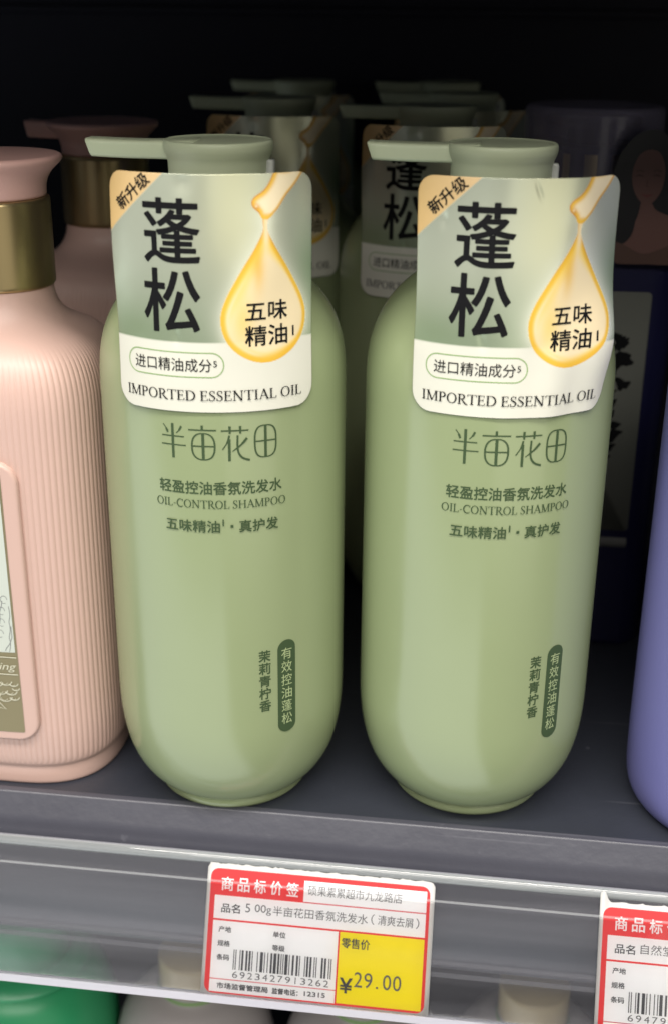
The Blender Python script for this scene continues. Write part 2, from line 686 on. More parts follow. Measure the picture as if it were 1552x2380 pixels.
MMX, MMY = 57.0, 62.0
hw = [(0.170, 0.013), (0.205, 0.010), (0.226, 0.011), (0.262, 0.028), (0.315, 0.061), (0.37, 0.100), (0.435, 0.143), (0.50, 0.182), (0.555, 0.205), (0.60, 0.211), (0.65, 0.203),
      (0.70, 0.178), (0.74, 0.138), (0.768, 0.090), (0.783, 0.045)]
drop_poly = [((0.750 + s * h) * MMX, v * MMY) for s, seq in ((-1, hw), (1, hw[::-1])) for v, h in seq]
k_ = len(hw)
drop_poly = drop_poly[:k_] + [(0.749 * MMX, 0.788 * MMY)] + drop_poly[k_:]
drop_poly = [tuple(p) for p in catmull(drop_poly + [drop_poly[0]], 3)]
pip = [(0.800, -0.02), (0.775, 0.03), (0.745, 0.066), (0.705, 0.090), (0.690, 0.112), (0.697, 0.134), (0.722, 0.155), (0.738, 0.180), (0.768, 0.180), (0.797, 0.156), (0.816, 0.138), (0.855, 0.090), (0.905, 0.045), (0.965, -0.02)]
pip_poly = [tuple(q) for q in catmull([(a * MMX, b * MMY) for a, b in pip], 3)]


def mixc(A, B, t):
    t = np.clip(t, 0, 1)[..., None]
    return A * (1 - t) + B * t


def label_art(U, V):
    x, y = U * MMX, V * MMY
    c = lambda *a: np.array(lin(*a))
    # green-silver ground: lighter at the top centre, greener low left and along the right edge
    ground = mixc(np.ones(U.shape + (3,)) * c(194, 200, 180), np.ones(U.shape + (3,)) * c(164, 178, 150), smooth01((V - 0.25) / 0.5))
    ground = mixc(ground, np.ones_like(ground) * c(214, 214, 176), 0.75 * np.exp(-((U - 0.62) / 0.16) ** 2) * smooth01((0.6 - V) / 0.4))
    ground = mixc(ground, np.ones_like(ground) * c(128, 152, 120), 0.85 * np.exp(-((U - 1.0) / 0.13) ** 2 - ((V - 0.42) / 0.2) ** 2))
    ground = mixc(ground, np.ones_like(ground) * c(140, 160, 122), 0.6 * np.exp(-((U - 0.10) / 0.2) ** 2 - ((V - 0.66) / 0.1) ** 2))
    dd = sdf_poly(x, y, drop_poly)
    glow = np.where(dd < 0, np.exp(dd / 2.0), 1.0)
    ground = mixc(ground, np.ones_like(ground) * c(232, 236, 214), 0.95 * glow)
    white = np.ones_like(ground) * c(220, 219, 205)
    w = np.clip((y - 0.692 * MMY) / 0.12 + 0.5, 0, 1)
    art = mixc(ground, white, w)
    foil = (1 - w) * 1.0
    # tan corner
    t = 1 - (U / 0.300 + V / 0.252)
    r = np.clip(t * 12 / 0.3, 0, 1)
    art = mixc(art, mixc(np.ones_like(ground) * c(226, 190, 128), np.ones_like(ground) * c(230, 198, 150), U / 0.3), r)
    foil = foil * (1 - 0.5 * r)
    # drop
    core = np.ones_like(ground) * c(238, 220, 180)
    gold = np.ones_like(ground) * c(228, 180, 58)
    deep = np.ones_like(ground) * c(186, 118, 34)
    yel = np.ones_like(ground) * c(240, 205, 84)
    left = smooth01((0.77 - U) / 0.12)
    bottom = smooth01((V - 0.66) / 0.10)
    top = smooth01((0.46 - V) / 0.22)
    reach = 1.7 + 4.2 * left * smooth01((0.74 - V) / 0.3) + 2.8 * bottom + 3.0 * top
    body = mixc(yel, core, smooth01(dd / reach))
    rim = np.exp(-((dd - 0.6) / (0.50 + 0.25 * left + 0.9 * bottom)) ** 2)
    body = mixc(body, gold, rim * 0.95)
    body = mixc(body, deep, np.exp(-((dd - 0.12) / 0.22) ** 2) * (0.12 + 0.6 * top))
    body = mixc(body, gold, 0.75 * np.exp(-((U - 0.715 - 0.0) / 0.030) ** 2) * np.exp(-((V - 0.37) / 0.10) ** 2))
    body = mixc(body, core, 0.9 * np.exp(-((U - 0.755) / 0.014) ** 2) * smooth01((0.34 - V) / 0.1))
    body = mixc(body, core, 0.8 * np.exp(-((dd - 2.0) / 0.5) ** 2) * left * smooth01((V - 0.35) / 0.2))
    body = mixc(body, yel, 0.55 * np.exp(-((U - 0.64) / 0.05) ** 2 - ((V - 0.60) / 0.12) ** 2))
    m = np.clip(dd / 0.15 + 0.5, 0, 1)
    art = mixc(art, body, m)
    foil = foil * (1 - m * 0.8)
    # pipette tip
    pd = sdf_poly(x, y, pip_poly)
    pb = np.ones_like(ground) * c(240, 224, 188)
    across = ((x - 0.70 * MMX) * 0.79 + (y - 0.12 * MMY) * 0.61)
    pb = mixc(pb, gold, 0.9 * np.exp(-((pd - 0.7) / 0.7) ** 2) * smooth01((4.6 - across) / 2.0))
    pb = mixc(pb, gold, 0.85 * np.exp(-((pd - 0.35) / 0.35) ** 2))
    pb = mixc(pb, deep, 0.9 * np.exp(-((pd - 0.1) / 0.22) ** 2))
    pb = mixc(pb, deep, 0.7 * np.exp(-((x - 0.712 * MMX) / 0.8) ** 2 - ((y - 0.132 * MMY) / 0.9) ** 2))
    pb = mixc(pb, core, 0.8 * np.exp(-((x - 0.712 * MMX) / 0.35) ** 2 - ((y - 0.128 * MMY) / 0.4) ** 2))
    pb = mixc(pb, gold, smooth01((V - 0.150) / 0.02) * 0.9)
    pm = np.clip(pd / 0.15 + 0.5, 0, 1)
    art = mixc(art, pb, pm)
    foil = foil * (1 - pm * 0.8)
    return art, foil


def label_mesh(flare):
    NU, NV = 232, 272
    vv = np.linspace(0, 1, NV)
    # denser rows near the rounded ends
    vv = 0.5 - 0.5 * np.cos(pi * (0.12 + 0.76 * vv))
    vv = (vv - vv[0]) / (vv[-1] - vv[0])
    rt, rb = 4.6, 5.6
    yy = vv * MMY
    half = np.full(NV, MMX / 2)
    a = np.clip(rt - yy, 0, rt)
    half -= rt - np.sqrt(rt * rt - a * a)
    b = np.clip(yy - (MMY - rb), 0, rb)
    half -= rb - np.sqrt(np.maximum(rb * rb - b * b, 0))
    sig = np.linspace(-1, 1, NU)
    U = 0.5 + sig[None, :] * half[:, None] / MMX
    V = np.repeat(vv[:, None], NU, 1)
    x, y, z = label_point(U, V, 0.0, flare)
    verts = np.stack([x, y, z], -1).reshape(-1, 3)
    idx = np.arange(NU * NV).reshape(NV, NU)
    faces = np.stack([idx[:-1, :-1], idx[1:, :-1], idx[1:, 1:], idx[:-1, 1:]], -1).reshape(-1, 4)
    me = mesh(verts, [tuple(int(i) for i in f) for f in faces], "foil_label")
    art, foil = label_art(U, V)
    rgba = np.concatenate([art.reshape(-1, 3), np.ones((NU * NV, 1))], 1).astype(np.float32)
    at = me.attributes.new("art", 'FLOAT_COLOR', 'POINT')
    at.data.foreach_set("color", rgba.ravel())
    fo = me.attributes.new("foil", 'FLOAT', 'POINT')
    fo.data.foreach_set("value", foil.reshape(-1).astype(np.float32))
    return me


M_label = bpy.data.materials.new("printed_foil_label")
M_label.use_nodes = True
nt = M_label.node_tree
p = nt.nodes["Principled BSDF"]
a1 = nt.nodes.new("ShaderNodeAttribute")
a1.attribute_name = "art"
a2 = nt.nodes.new("ShaderNodeAttribute")
a2.attribute_name = "foil"
nt.links.new(a1.outputs["Color"], p.inputs["Base Color"])
mr = nt.nodes.new("ShaderNodeMapRange")
mr.inputs["To Max"].default_value = 0.42
nt.links.new(a2.outputs["Fac"], mr.inputs["Value"])
nt.links.new(mr.outputs["Result"], p.inputs["Metallic"])
mr2 = nt.nodes.new("ShaderNodeMapRange")
mr2.inputs["To Min"].default_value = 0.48
mr2.inputs["To Max"].default_value = 0.27
nt.links.new(a2.outputs["Fac"], mr2.inputs["Value"])
nt.links.new(mr2.outputs["Result"], p.inputs["Roughness"])
tc = nt.nodes.new("ShaderNodeTexCoord")
ns = nt.nodes.new("ShaderNodeTexNoise")
ns.inputs["Scale"].default_value = 55
ns.inputs["Detail"].default_value = 2
bu = nt.nodes.new("ShaderNodeBump")
bu.inputs["Strength"].default_value = 0.12
bu.inputs["Distance"].default_value = 0.002
nt.links.new(tc.outputs["Object"], ns.inputs["Vector"])
nt.links.new(ns.outputs["Fac"], bu.inputs["Height"])
nt.links.new(bu.outputs["Normal"], p.inputs["Normal"])


def label_fn(flare):
    def fn(xmm, ymm, lift):
        x, y, z = label_point(xmm / MMX, ymm / MMY, 0.00007 + lift, flare)
        return float(x), float(y), float(z)
    return fn


# ------------------------------------------------------------------ green shampoo bottle
def mm(pts):
    return [(r / 1000, z / 1000) for r, z in pts]


body_profile = mm([(0.01, 0.4), (21.5, 0.4), (23.2, 0.0)]) + [tuple(q) for q in catmull(mm(
[(23.9, 0.5), (24.5, 1.4), (24.5, 2.6), (24.2, 3.4), (24.3, 4.0), (25.4, 4.5), (28.0, 6.6), (30.3, 9.6), (32.4, 13.6), (34.0, 18.4), (35.2, 24.5), (35.8, 30.5), (36, 37),
     (36, 50), (36, 70), (36, 90), (36, 110), (36, 130), (36.0, 137), (35.8, 142), (35.1, 147.4), (33.8, 152), (31.9, 156.2), (29.4, 160), (26.2, 163.6), (22, 167.2), (17.8, 170), (14.2, 172.5), (13.4, 176)]), 4)]
pump_profile = [tuple(q) for q in catmull(mm([(14.5, 173.5), (14.3, 176), (14.1, 184), (13.9, 192), (13.9, 196), (14.1, 198), (14.6, 199.4), (15.05, 200.8), (15.15, 202.1), (14.9, 202.9), (14.4, 203.1), (13.6, 202.75), (10, 202.5), (4, 202.4), (0.01, 202.4)]), 4)]


def spout_mesh(length=36.6, ztop=202.9, h=4.9, wid=9.0, tipw=7.5, slant=1.5, root_drop=1.4):
    """tapered flat spout running to -x; sections are rounded rectangles"""
    rings = []
    for k in range(15):
        t = k / 14
        x = -6.0 - (length - 6.0) * t
        w = wid + (tipw - wid) * t
        zt = ztop - 0.3 * sin(pi * t)
        hh = h + root_drop * max(0, 0.45 - t) ** 2
        if t < 0.30:
            w = wid + 8 * (0.30 - t)
        ring = []
        for (a, b) in rounded_poly(-w / 2, w / 2, -hh, 0, 1.1, 4):
            sx = slant * (-b / hh) * (t ** 6)
            ring.append(((x + sx) / 1000, a / 1000, (zt + b) / 1000))
        rings.append(ring)
    # rounded tip
    last = rings[-1]
    cx = sum(q[0] for q in last) / len(last)
    cy = sum(q[1] for q in last) / len(last)
    cz = sum(q[2] for q in last) / len(last)
    rings.append([(q[0] - 0.0003, cy + (q[1] - cy) * 0.93, cz + (q[2] - cz) * 0.90) for q in last])
    return loft(rings)


def brand_marks(M, cx, cy, w, h):
    """the four thin drawn characters; source grid about 1115 x 382"""
    k = w / 1115.0
    ky = h / 382.0

    def P(x, y, dx=0, dy=0):
        return (cx + (x + dx - 732) * k, cy - (y + dy - 326) * ky)

    def S(pts, w_, dx=0, dy=0):
        if not hasattr(w_, '__len__'):
            w_ = [w_] * len(pts)
        M.stroke([P(x, y, dx, dy) for x, y in pts], [q * k * 1.3 for q in w_])
    # first character
    S([(290, 133), (290, 485)], 20, 0, 15)
    S([(180, 262), (402, 262)], 9, 0, 15)
    S([(174, 350), (418, 350)], 9, 0, 15)
    S(catmull([(196, 150), (222, 185), (242, 232)], 4), [7] * 5 + [16] * 4, 0, 12)
    S(catmull([(378, 158), (358, 198), (328, 232)], 4), [15] * 5 + [7] * 4, 0, 12)
    # second
    S([(447, 200), (710, 200)], 10)
    S([(577, 152), (577, 200)], 17)

    def stadium(cx_, cy_, rx, ry, n=48, e=2.5):
        o = []
        for q in range(n):
            a = 2 * pi * q / n
            o.append((cx_ + rx * math.copysign(abs(cos(a)) ** (2 / e), cos(a)), cy_ + ry * math.copysign(abs(sin(a)) ** (2 / e), sin(a))))
        return o
    M.ring([P(*q) for q in stadium(585, 367, 116, 140)], [P(*q) for q in stadium(585, 367, 99, 129)])
    S([(583, 232), (583, 500)], 21)
    S([(478, 364), (694, 364)], 10)
    # third
    S([(754, 205), (1012, 205)], 10)
    S([(835, 160), (835, 236)], [18, 14])
    S([(933, 160), (933, 236)], [18, 14])
    S(catmull([(830, 252), (812, 320), (764, 397)], 4), [14] * 5 + [8] * 4)
    S([(828, 290), (828, 515)], 19)
    S(catmull([(996, 285), (940, 350), (858, 416)], 4), [18] * 4 + [13] * 3 + [7] * 2)
    S(catmull([(908, 252), (905, 370), (920, 445), (960, 490), (1020, 512)], 4), [14] * 8 + [15] * 9)
    # fourth
    M.ring([P(*q) for q in stadium(1174, 332, 113, 168, e=3.0)], [P(*q) for q in stadium(1174, 332, 97, 157, e=3.0)])
    S([(1174, 166), (1174, 498)], 20)
    S([(1064, 328), (1284, 328)], 10)


def body_fn(x, y, lift):
    """x: arc length in mm from the printed centre line, y: height in mm"""
    a = (x / 1000) / 0.036
    r = 0.036 + 0.00009 + lift
    return r * sin(a), -r * cos(a), y / 1000


def make_green_bottle(label, loc, rot, flare=0.0, pump_rot=None, label_off=0.0, group="green pump bottles of shampoo on the shelf"):
    t = thing("shampoo_bottle", label, "shampoo bottle", loc, radians(rot), group)
    body = obj("bottle_body", lathe(body_profile, 160), M_green, t)
    head = obj("pump_head", lathe(pump_profile, 96), M_greencap, t)
    head.rotation_euler = (0, 0, radians((pump_rot if pump_rot is not None else 0) - rot))
    sp = obj("spout", spout_mesh(), M_greencap, head)
    clip = obj("lock_clip", loft([[(x / 1000, y / 1000, z / 1000) for x, y in rounded_poly(13.2, 15.6 - 0.3 * abs(k), -2.2, 2.2, 0.8, 3)] for k, z in ((-1, 189.6), (0, 190.2), (0, 194.4), (0, 197.4), (-1, 198.0))]), M_clear_clip, head)
    # printing on the body
    M = Marks()
    brand_marks(M, 0, 127.3, 32.3, 10.7)
    M.text("轻盈控油香氛洗发水", 0, 114.1, 35.0, 3.9, 0.07)
    serif_text(M, "OIL-CONTROL SHAMPOO", 0, 109.3, 37.3, 2.35)
    M.text("五味精油", -8.1, 102.7, 15.6, 3.7, 0.07)
    M.text("1", 0.6, 103.9, None, 1.9, 0.07)
    M.poly([(2.6, 102.4), (3.4, 102.4), (3.4, 103.2), (2.6, 103.2)])
    M.text("真护发", 10.6, 102.7, 11.3, 3.7, 0.07)
    M.build("printed_title_lettering", M_print, body_fn, body)
    M = Marks()
    M.poly([(18.7 + a, b) for a, b in rounded_poly(-3.0, 3.0, 33.3, 64.6, 2.99, 8)])
    for i, ch in enumerate("茉莉青柠香"):
        M.text(ch, 11.7, 60.6 - i * 4.18, 3.7, 3.9, 0.10)
    M.build("printed_seal", M_print, body_fn, body)
    W = Marks()
    W.layer = 30
    for i, ch in enumerate("有效控油蓬松"):
        W.text(ch, 18.7, 60.1 - i * 4.42, 3.5, 3.8)
    W.build("printed_seal_lettering", M_printlight, body_fn, body)
    # the label
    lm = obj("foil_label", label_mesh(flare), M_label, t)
    lm.rotation_euler = (0, 0, radians(label_off))
    so = lm.modifiers.new("thickness", 'SOLIDIFY')
    so.thickness = 0.0003
    so.offset = -1
    fn = label_fn(flare)
    L = Marks(True)   # y runs down the label
    L.text("蓬", 0.3235 * MMX, 0.2285 * MMY, 15.5, 16.6, 0.24)
    L.text("松", 0.314 * MMX, 0.5175 * MMY, 15.8, 16.7, 0.24)
    L.text("五味", 0.7555 * MMX, 0.561 * MMY, 11.9, 5.3, 0.09)
    L.text("精油", 0.7545 * MMX, 0.667 * MMY, 12.0, 5.6, 0.09)
    L.text("1", 0.890 * MMX, 0.660 * MMY, None, 2.6, 0.10)
    L.text("进口精油成分", 0.304 * MMX, 0.790 * MMY, 21.8, 3.6, 0.0)
    L.text("5", 0.5105 * MMX, 0.783 * MMY, None, 1.7)
    L.text("新升级", 0.142 * MMX, 0.076 * MMY, 12.0, 3.7, 0.06, rot=-radians(40.7))
    serif_text(L, "IMPORTED ESSENTIAL OIL", 0.4935 * MMX, 0.924 * MMY, 50.0, 2.75)
    L.build("label_lettering", M_black, fn, lm)
    Q = Marks()
    Q.ring(rounded_poly(0.070 * MMX, 0.552 * MMX, 0.733 * MMY, 0.845 * MMY, 3.4, 8), rounded_poly(0.070 * MMX + 0.3, 0.552 * MMX - 0.3, 0.733 * MMY + 0.3, 0.845 * MMY - 0.3, 3.1, 8))
    Q.build("label_pill_outline", M_pillline, fn, lm)
    return t


M_clear_clip = mat("translucent_clip_plastic", (0.6, 0.62, 0.58), 0.25, alpha=0.6)

b1 = make_green_bottle("green pump bottle with a square foil label, beside the ribbed pink bottle", (0, 0, 0), 9.5, 0.0, 0, -1.5)
b2 = make_green_bottle("green pump bottle whose foil label bulges loose at one edge, beside the periwinkle bottle", (0.0774, 0.0072, 0), 11.6, 1.0, 0, -0.6)


def copy_thing(src, label, loc, rot, pump_rot):
    r = src.copy()
    COL.objects.link(r)
    r.location = loc
    r.rotation_euler = (0, 0, radians(rot))
    r["label"] = label

    def rec(o, parent):
        for ch in [c for c in o.children]:
            c = ch.copy()
            COL.objects.link(c)
            c.parent = parent
            if c.name.startswith("pump_head"):
                c.rotation_euler = (0, 0, radians(pump_rot - rot))
            rec(ch, c)
    rec(src, r)
    return r


copy_thing(b1, "shaded green bottle second in the row behind the one with the square flat label", (-0.0135, 0.1780, 0), 6, 0)
copy_thing(b1, "shaded green bottle second in the row, its label half hidden by a spout in front", (0.0520, 0.1480, 0), 4, 4)
copy_thing(b1, "shaded green bottle third in the row behind the spout-covered label, only its pump showing", (0.0600, 0.2230, 0), 8, -3)
copy_thing(b1, "rearmost green bottle, a faint pump in the dark above the flat-labelled bottles", (-0.0220, 0.3020, 0), 6, 0)
copy_thing(b1, "rearmost green bottle, a faint pump in the dark above the three others in its row", (0.0500, 0.3080, 0), 6, 2)


# ------------------------------------------------------------------ ribbed pink bottle
def make_pink(label, loc, rot):
    t = thing("lotion_bottle", label, "lotion bottle", loc, radians(rot), "pink ribbed pump bottles with gold collars")
    prof = [tuple(q) for q in catmull([(0.915, 0.0), (0.935, 0.8), (0.94, 3.0), (0.94, 6.0), (0.945, 7.2), (0.965, 8.2), (0.985, 11), (1.0, 19), (1.0, 30), (1.0, 60), (1.0, 90), (1.0, 115), (1.0, 126), (0.99, 131.5), (0.965, 136), (0.915, 140),
                                        (0.83, 143.3), (0.72, 146), (0.61, 148.6), (0.535, 151.5), (0.49, 155), (0.47, 160)], 5)]
    NR, PER = 122, 8
    seg = NR * PER
    rings = []
    A, B = 33.4, 33.6
    for s, z in prof:
        e = 2.0 + 0.9 * float(smooth01((s - 0.5) / 0.4))
        amp = 0.27 * float(smooth01((z - 8.2) / 1.6)) * float(smooth01((146 - z) / 10))
        ring = []
        for k in range(seg):
            a = 2 * pi * k / seg
            ca, sa = cos(a), sin(a)
            r = 1.0 / ((abs(ca) / A) ** e + (abs(sa) / B) ** e) ** (1 / e)
            r = r * s - amp * (1 - abs(sin(a * NR / 2)) ** 0.8)
            ring.append((r * ca / 1000, r * sa / 1000, z / 1000))
        rings.append(ring)
    body = obj("bottle_body", loft(rings), M_pink, t)
    collar = obj("gold_collar", lathe(mm([(14, 158.5), (16.3, 158.5), (16.7, 159.0), (16.75, 160), (16.75, 183), (16.6, 184), (16.1, 184.4), (12, 184.4)]), 96), M_gold, t)
    cap = obj("pump_head", lathe([tuple(q) for q in catmull(mm([(13, 184.0), (15.6, 184.6), (15.9, 186.2), (16.1, 188), (16.8, 190), (18.2, 192), (19.9, 193.6), (21.0, 194.8), (21.1, 195.7), (20.4, 196.3), (19.2, 196.4), (12, 196.2), (6, 196.1), (0.01, 196.1)]), 4)], 96), M_pinkcap, t)
    sp = obj("spout", spout_mesh(29.5, 196.2, 6.2, 10.5, 8.5, 1.2, 2.0), M_pinkcap, cap)

    # raised plaque that follows the front of the body
    def front(x, y, lift):
        e = 2.9
        X = x / A
        Y = (1 - min(0.999, abs(X)) ** e) ** (1 / e) * B
        n = Vector(((abs(x) / A) ** (e - 1) * (1 if x > 0 else -1) / A, -(Y / B) ** (e - 1) / B, 0)).normalized()
        return Vector((x / 1000, -Y / 1000, y / 1000)) + n * lift

    def patch(x0, x1, y0, y1, r, lift, mname, material, parent, thick=True):
        outer = rounded_poly(x0, x1, y0, y1, r, 8)
        N = 40
        ys = sorted(set([round(q[1], 4) for q in outer]))
        ys2 = []
        for a, b in zip(ys[:-1], ys[1:]):
            m_ = max(1, int((b - a) / 4))
            ys2 += [a + (b - a) * j / m_ for j in range(m_)]
        ys2.append(ys[-1])
        rows = []
        for y in ys2:
            ins = 0.0
            if y < y0 + r:
                ins = r - sqrt(max(0, r * r - (y0 + r - y) ** 2))
            if y > y1 - r:
                ins = r - sqrt(max(0, r * r - (y - y1 + r) ** 2))
            rows.append([(x0 + ins + (x1 - x0 - 2 * ins) * j / N, y) for j in range(N + 1)])
        verts, faces = [], []
        cx_, cy_ = (x0 + x1) / 2, (y0 + y1) / 2
        for row in rows:
            for (x, y) in row:
                verts.append(front(x, y, lift))
        W_ = N + 1
        for i in range(len(rows) - 1):
            for j in range(N):
                faces.append((i * W_ + j, i * W_ + j + 1, (i + 1) * W_ + j + 1, (i + 1) * W_ + j))
        if thick:   # bevelled rim down to the body
            rim = [i * W_ + N for i in range(len(rows))] + [i * W_ for i in reversed(range(len(rows)))]
            rim = list(range(0, W_)) + [i * W_ + N for i in range(1, len(rows))] + [(len(rows) - 1) * W_ + j for j in range(N - 1, -1, -1)] + [i * W_ for i in range(len(rows) - 2, 0, -1)]
            flat = [q for row in rows for q in row]
            for step_, (grow, lf) in enumerate(((0.45, lift - 0.0003), (0.75, lift - 0.0009), (0.95, -0.0012))):
                base = len(verts)
                for i_ in rim:
                    x, y = flat[i_]
                    dx = 1 if x > cx_ else -1
                    # grow outward from the nearest corner-circle centre
                    qx = min(max(x, x0 + r), x1 - r)
                    qy = min(max(y, y0 + r), y1 - r)
                    d_ = Vector((x - qx, y - qy))
                    d_ = d_.normalized() if d_.length > 1e-6 else Vector((0, 0))
                    verts.append(front(x + d_.x * grow, y + d_.y * grow, lf))
                prev = rim if step_ == 0 else list(range(base - len(rim), base))
                cur = list(range(base, base + len(rim)))
                for q in range(len(rim)):
                    q2 = (q + 1) % len(rim)
                    faces.append((prev[q], cur[q], cur[q2], prev[q2]))
        return obj(mname, mesh(verts, faces), material, parent)
    plaque = patch(-12.6, 12.6, 19.7, 112.5, 6.0, 0.0016, "front_plaque", M_pink, t)
    pic = patch(-8.7, 8.7, 22.2, 110, 0.5, 0.00175, "picture_panel", M_plaquebrown, plaque, False)
    M = Marks()
    M.poly([(-8.1, 51), (8.1, 51), (8.1, 109.4), (-8.1, 109.4)])
    M.build("picture_ground", M_plaquewhite, lambda x, y, l: front(x, y, 0.00185 + l), pic)
    G = Marks()
    G.layer = 40
    for (sx, sy, L_, aa) in ((5.2, 51.5, 10, 60), (6.4, 51.2, 16, 95), (2.5, 51.2, 18, 80), (0, 51.3, 20, 100), (-4, 51.3, 17, 85)):
        pts = [(sx, sy)]
        ang = radians(aa)
        for q in range(9):
            ang += 0.16 * (1 if (q + int(sx)) % 3 else -2)
            pts.append((min(7.6, pts[-1][0] + L_ / 9 * cos(ang)), pts[-1][1] + L_ / 9 * sin(ang)))
        G.stroke(catmull(pts, 3), 0.16)
        for q in (3, 5, 7, 9):
            px, py = pts[q]
            if px < 6.6:
                G.stroke(ell(px + 0.6, py + 0.4, 1.0, 1.3, 0, 300, 10), 0.12)
    G.build("picture_drawing", M_greytype, lambda x, y, l: front(x, y, 0.00185 + l), pic)
    Wm = Marks()
    Wm.layer = 40
    Wm.stroke([(-8, 49.6), (8.3, 49.2)], 0.35)
    Wm.stroke([(-8, 43.4), (8.3, 43.2)], 0.35)
    Wm.text("ring", 4.4, 45.6, 6.6, 3.2, shear=0.35)
    for (px, py, r_) in ((1, 40.5, 2.3), (4.2, 41, 2.0), (6.6, 40.3, 1.5), (2.4, 37.8, 2.2), (5.6, 37.6, 2.0), (7.2, 38.6, 1.2), (0, 36.2, 2.2), (3.6, 35.4, 2.3), (6.5, 35.4, 1.6), (-3, 40, 2.5), (-5, 37, 2.4), (-2.4, 36.8, 2.0), (-5.4, 41, 1.8)):
        Wm.stroke(ell(px, py, r_, r_ * 0.85, 200, 350, 10), 0.28)
        Wm.stroke(ell(px - 0.3, py - 0.2, r_ * 0.55, r_ * 0.6, 190, 330, 8), 0.16)
    Wm.stroke([(1.5, 33), (3.6, 30.6), (1.2, 31.2)], 0.3)
    Wm.build("picture_white_lines", M_plaqueline, lambda x, y, l: front(x, y, 0.00185 + l), pic)
    return t


M_plaquebrown = mat("antique_gold_print", (0.25, 0.215, 0.12), 0.4, metal=0.3)
M_plaquewhite = mat("pale_grey_green_print", (0.55, 0.59, 0.53), 0.5)
M_plaqueline = mat("cream_line_ink", (0.62, 0.60, 0.46), 0.5)
pk = make_pink("ribbed pale pink bottle with gold collar and framed floral plaque, front of shelf", (-0.0712, 0.0118, 0), 0)


def copy_plain(src, label, loc, rot):
    r = src.copy()
    COL.objects.link(r)
    r.location = loc
    r.rotation_euler = (0, 0, radians(rot))
    r["label"] = label

    def rec(o, parent):
        for ch in list(o.children):
            c = ch.copy()
            COL.objects.link(c)
            c.parent = parent
            rec(ch, c)
    rec(src, r)
    return r


copy_plain(pk, "shaded pink bottle with gold collar standing behind the ribbed pink front one", (-0.0735, 0.130, 0), 0)
copy_plain(pk, "shaded pink bottle mostly out of view, a sliver of cap beside the black gap", (-0.1470, 0.095, 0), 0)

copy_plain(pk, "pink ribbed bottle at the far end of the front row, beyond the picture's edge", (-0.1465, 0.0125, 0), 0)  # unseen bottle, added to block light from the back rows

# ------------------------------------------------------------------ periwinkle bottle
t = thing("conditioner_bottle", "periwinkle blue round bottle at the end of the shelf front", "bottle", (0.1668, 0.0065, 0))
obj("bottle_body", lathe([tuple(q) for q in catmull(mm([(0.01, 0.4), (30, 0.3), (33.5, 0.6), (35.6, 2.2), (37.0, 5.2), (37.7, 10), (37.9, 18), (38, 30), (38, 80), (38, 130), (37.6, 142), (35, 152), (29, 160), (20, 165), (13, 168), (12.5, 172)]), 4)], 160), M_purple, t)
obj("pump_head", lathe(pump_profile, 64), M_purple, t)

t["group"] = "periwinkle bottles in the front row"
copy_plain(t, "periwinkle bottle added out of view past the front one to shade the interior", (0.2450, 0.0065, 0), 0)  # never in view; added to keep the deep shelf dark

# ------------------------------------------------------------------ navy bottle with overcap, gold stripes and a portrait hang card
t = thing("navy_bottle", "navy blue bottle with clear overcap and flower panel, in the shade behind", "bottle", (0.110, 0.130, 0))


def rbox(hx, hy, z0, z1, r, top=6.0):
    rings = []
    for z, s in ((z0, 0.97), (z0 + 1, 0.99), (z0 + 3, 1.0), (z1 - top, 1.0), (z1 - top * 0.5, 0.975), (z1 - top * 0.15, 0.92), (z1, 0.83)):
        rings.append([(x * s / 1000, y * s / 1000, z / 1000) for x, y in rounded_poly(-hx, hx, -hy, hy, r, 8)])
    return loft(rings)


nb = obj("bottle_body", rbox(33, 24, 0, 164, 9, 10), M_navy, t)
pan = obj("flower_panel", loft([[(x / 1000, y / 1000, z / 1000) for x, z in rounded_poly(-30, 24, 50, 143, 1.5, 4)] for y in (-24.0, -24.25)]), mat("pale_paper_panel", (0.17, 0.175, 0.15), 0.5), t)
lowstrip = obj("lower_strip", loft([[(x / 1000, y / 1000, z / 1000) for x, z in rounded_poly(-30, 24, 43, 47, 0.6, 4)] for y in (-24.0, -24.25)]), mat("pale_paper_strip", (0.2, 0.2, 0.19), 0.5), t)
F = Marks()
rnd = random.Random(3)
stem_pts = catmull([(2, 60), (8, 75), (12, 92), (8, 108), (14, 126)], 5)
F.stroke(stem_pts, 1.2)
for q in range(2, len(stem_pts) - 1):
    px, py = stem_pts[q]
    for sgn in (-1, 1):
        L_ = rnd.uniform(4, 8)
        an = radians(90 - sgn * rnd.uniform(30, 80))
        F.stroke([(px, py), (px + L_ * 0.5 * cos(an), py + L_ * 0.5 * sin(an)), (px + L_ * cos(an), py + L_ * sin(an))], [0.5, 3.6, 0.3])
for (px, py) in ((14, 124), (17, 118), (9, 118), (16, 108), (12, 112), (5, 112)):
    for k in range(7):
        an = rnd.uniform(0, 6.28)
        L_ = rnd.uniform(1.5, 5.5)
        F.stroke([(px, py), (px + L_ * 0.4 * cos(an), py + L_ * 0.5 * sin(an)), (px + L_ * cos(an + 0.3), py + L_ * sin(an + 0.3))], [1.8, rnd.uniform(1.5, 3.6), 0.8])
F.build("flower_print", M_black, lambda x, y, l: (x / 1000, -0.02433 - l, y / 1000), pan, step=0)
obj("gold_striped_neck", lathe(mm([(22, 164), (22.4, 165), (22.4, 190), (21, 192), (8, 192)]), 64), M_navy, t)
st = Marks()
for a in range(-70, 75, 22):
    w_ = 2.2 if (a // 22) % 2 else 1.3
    st.poly([(a * 0.39 - w_, 181.5), (a * 0.39 + w_, 181.5), (a * 0.39 + w_, 190), (a * 0.39 - w_, 190)])
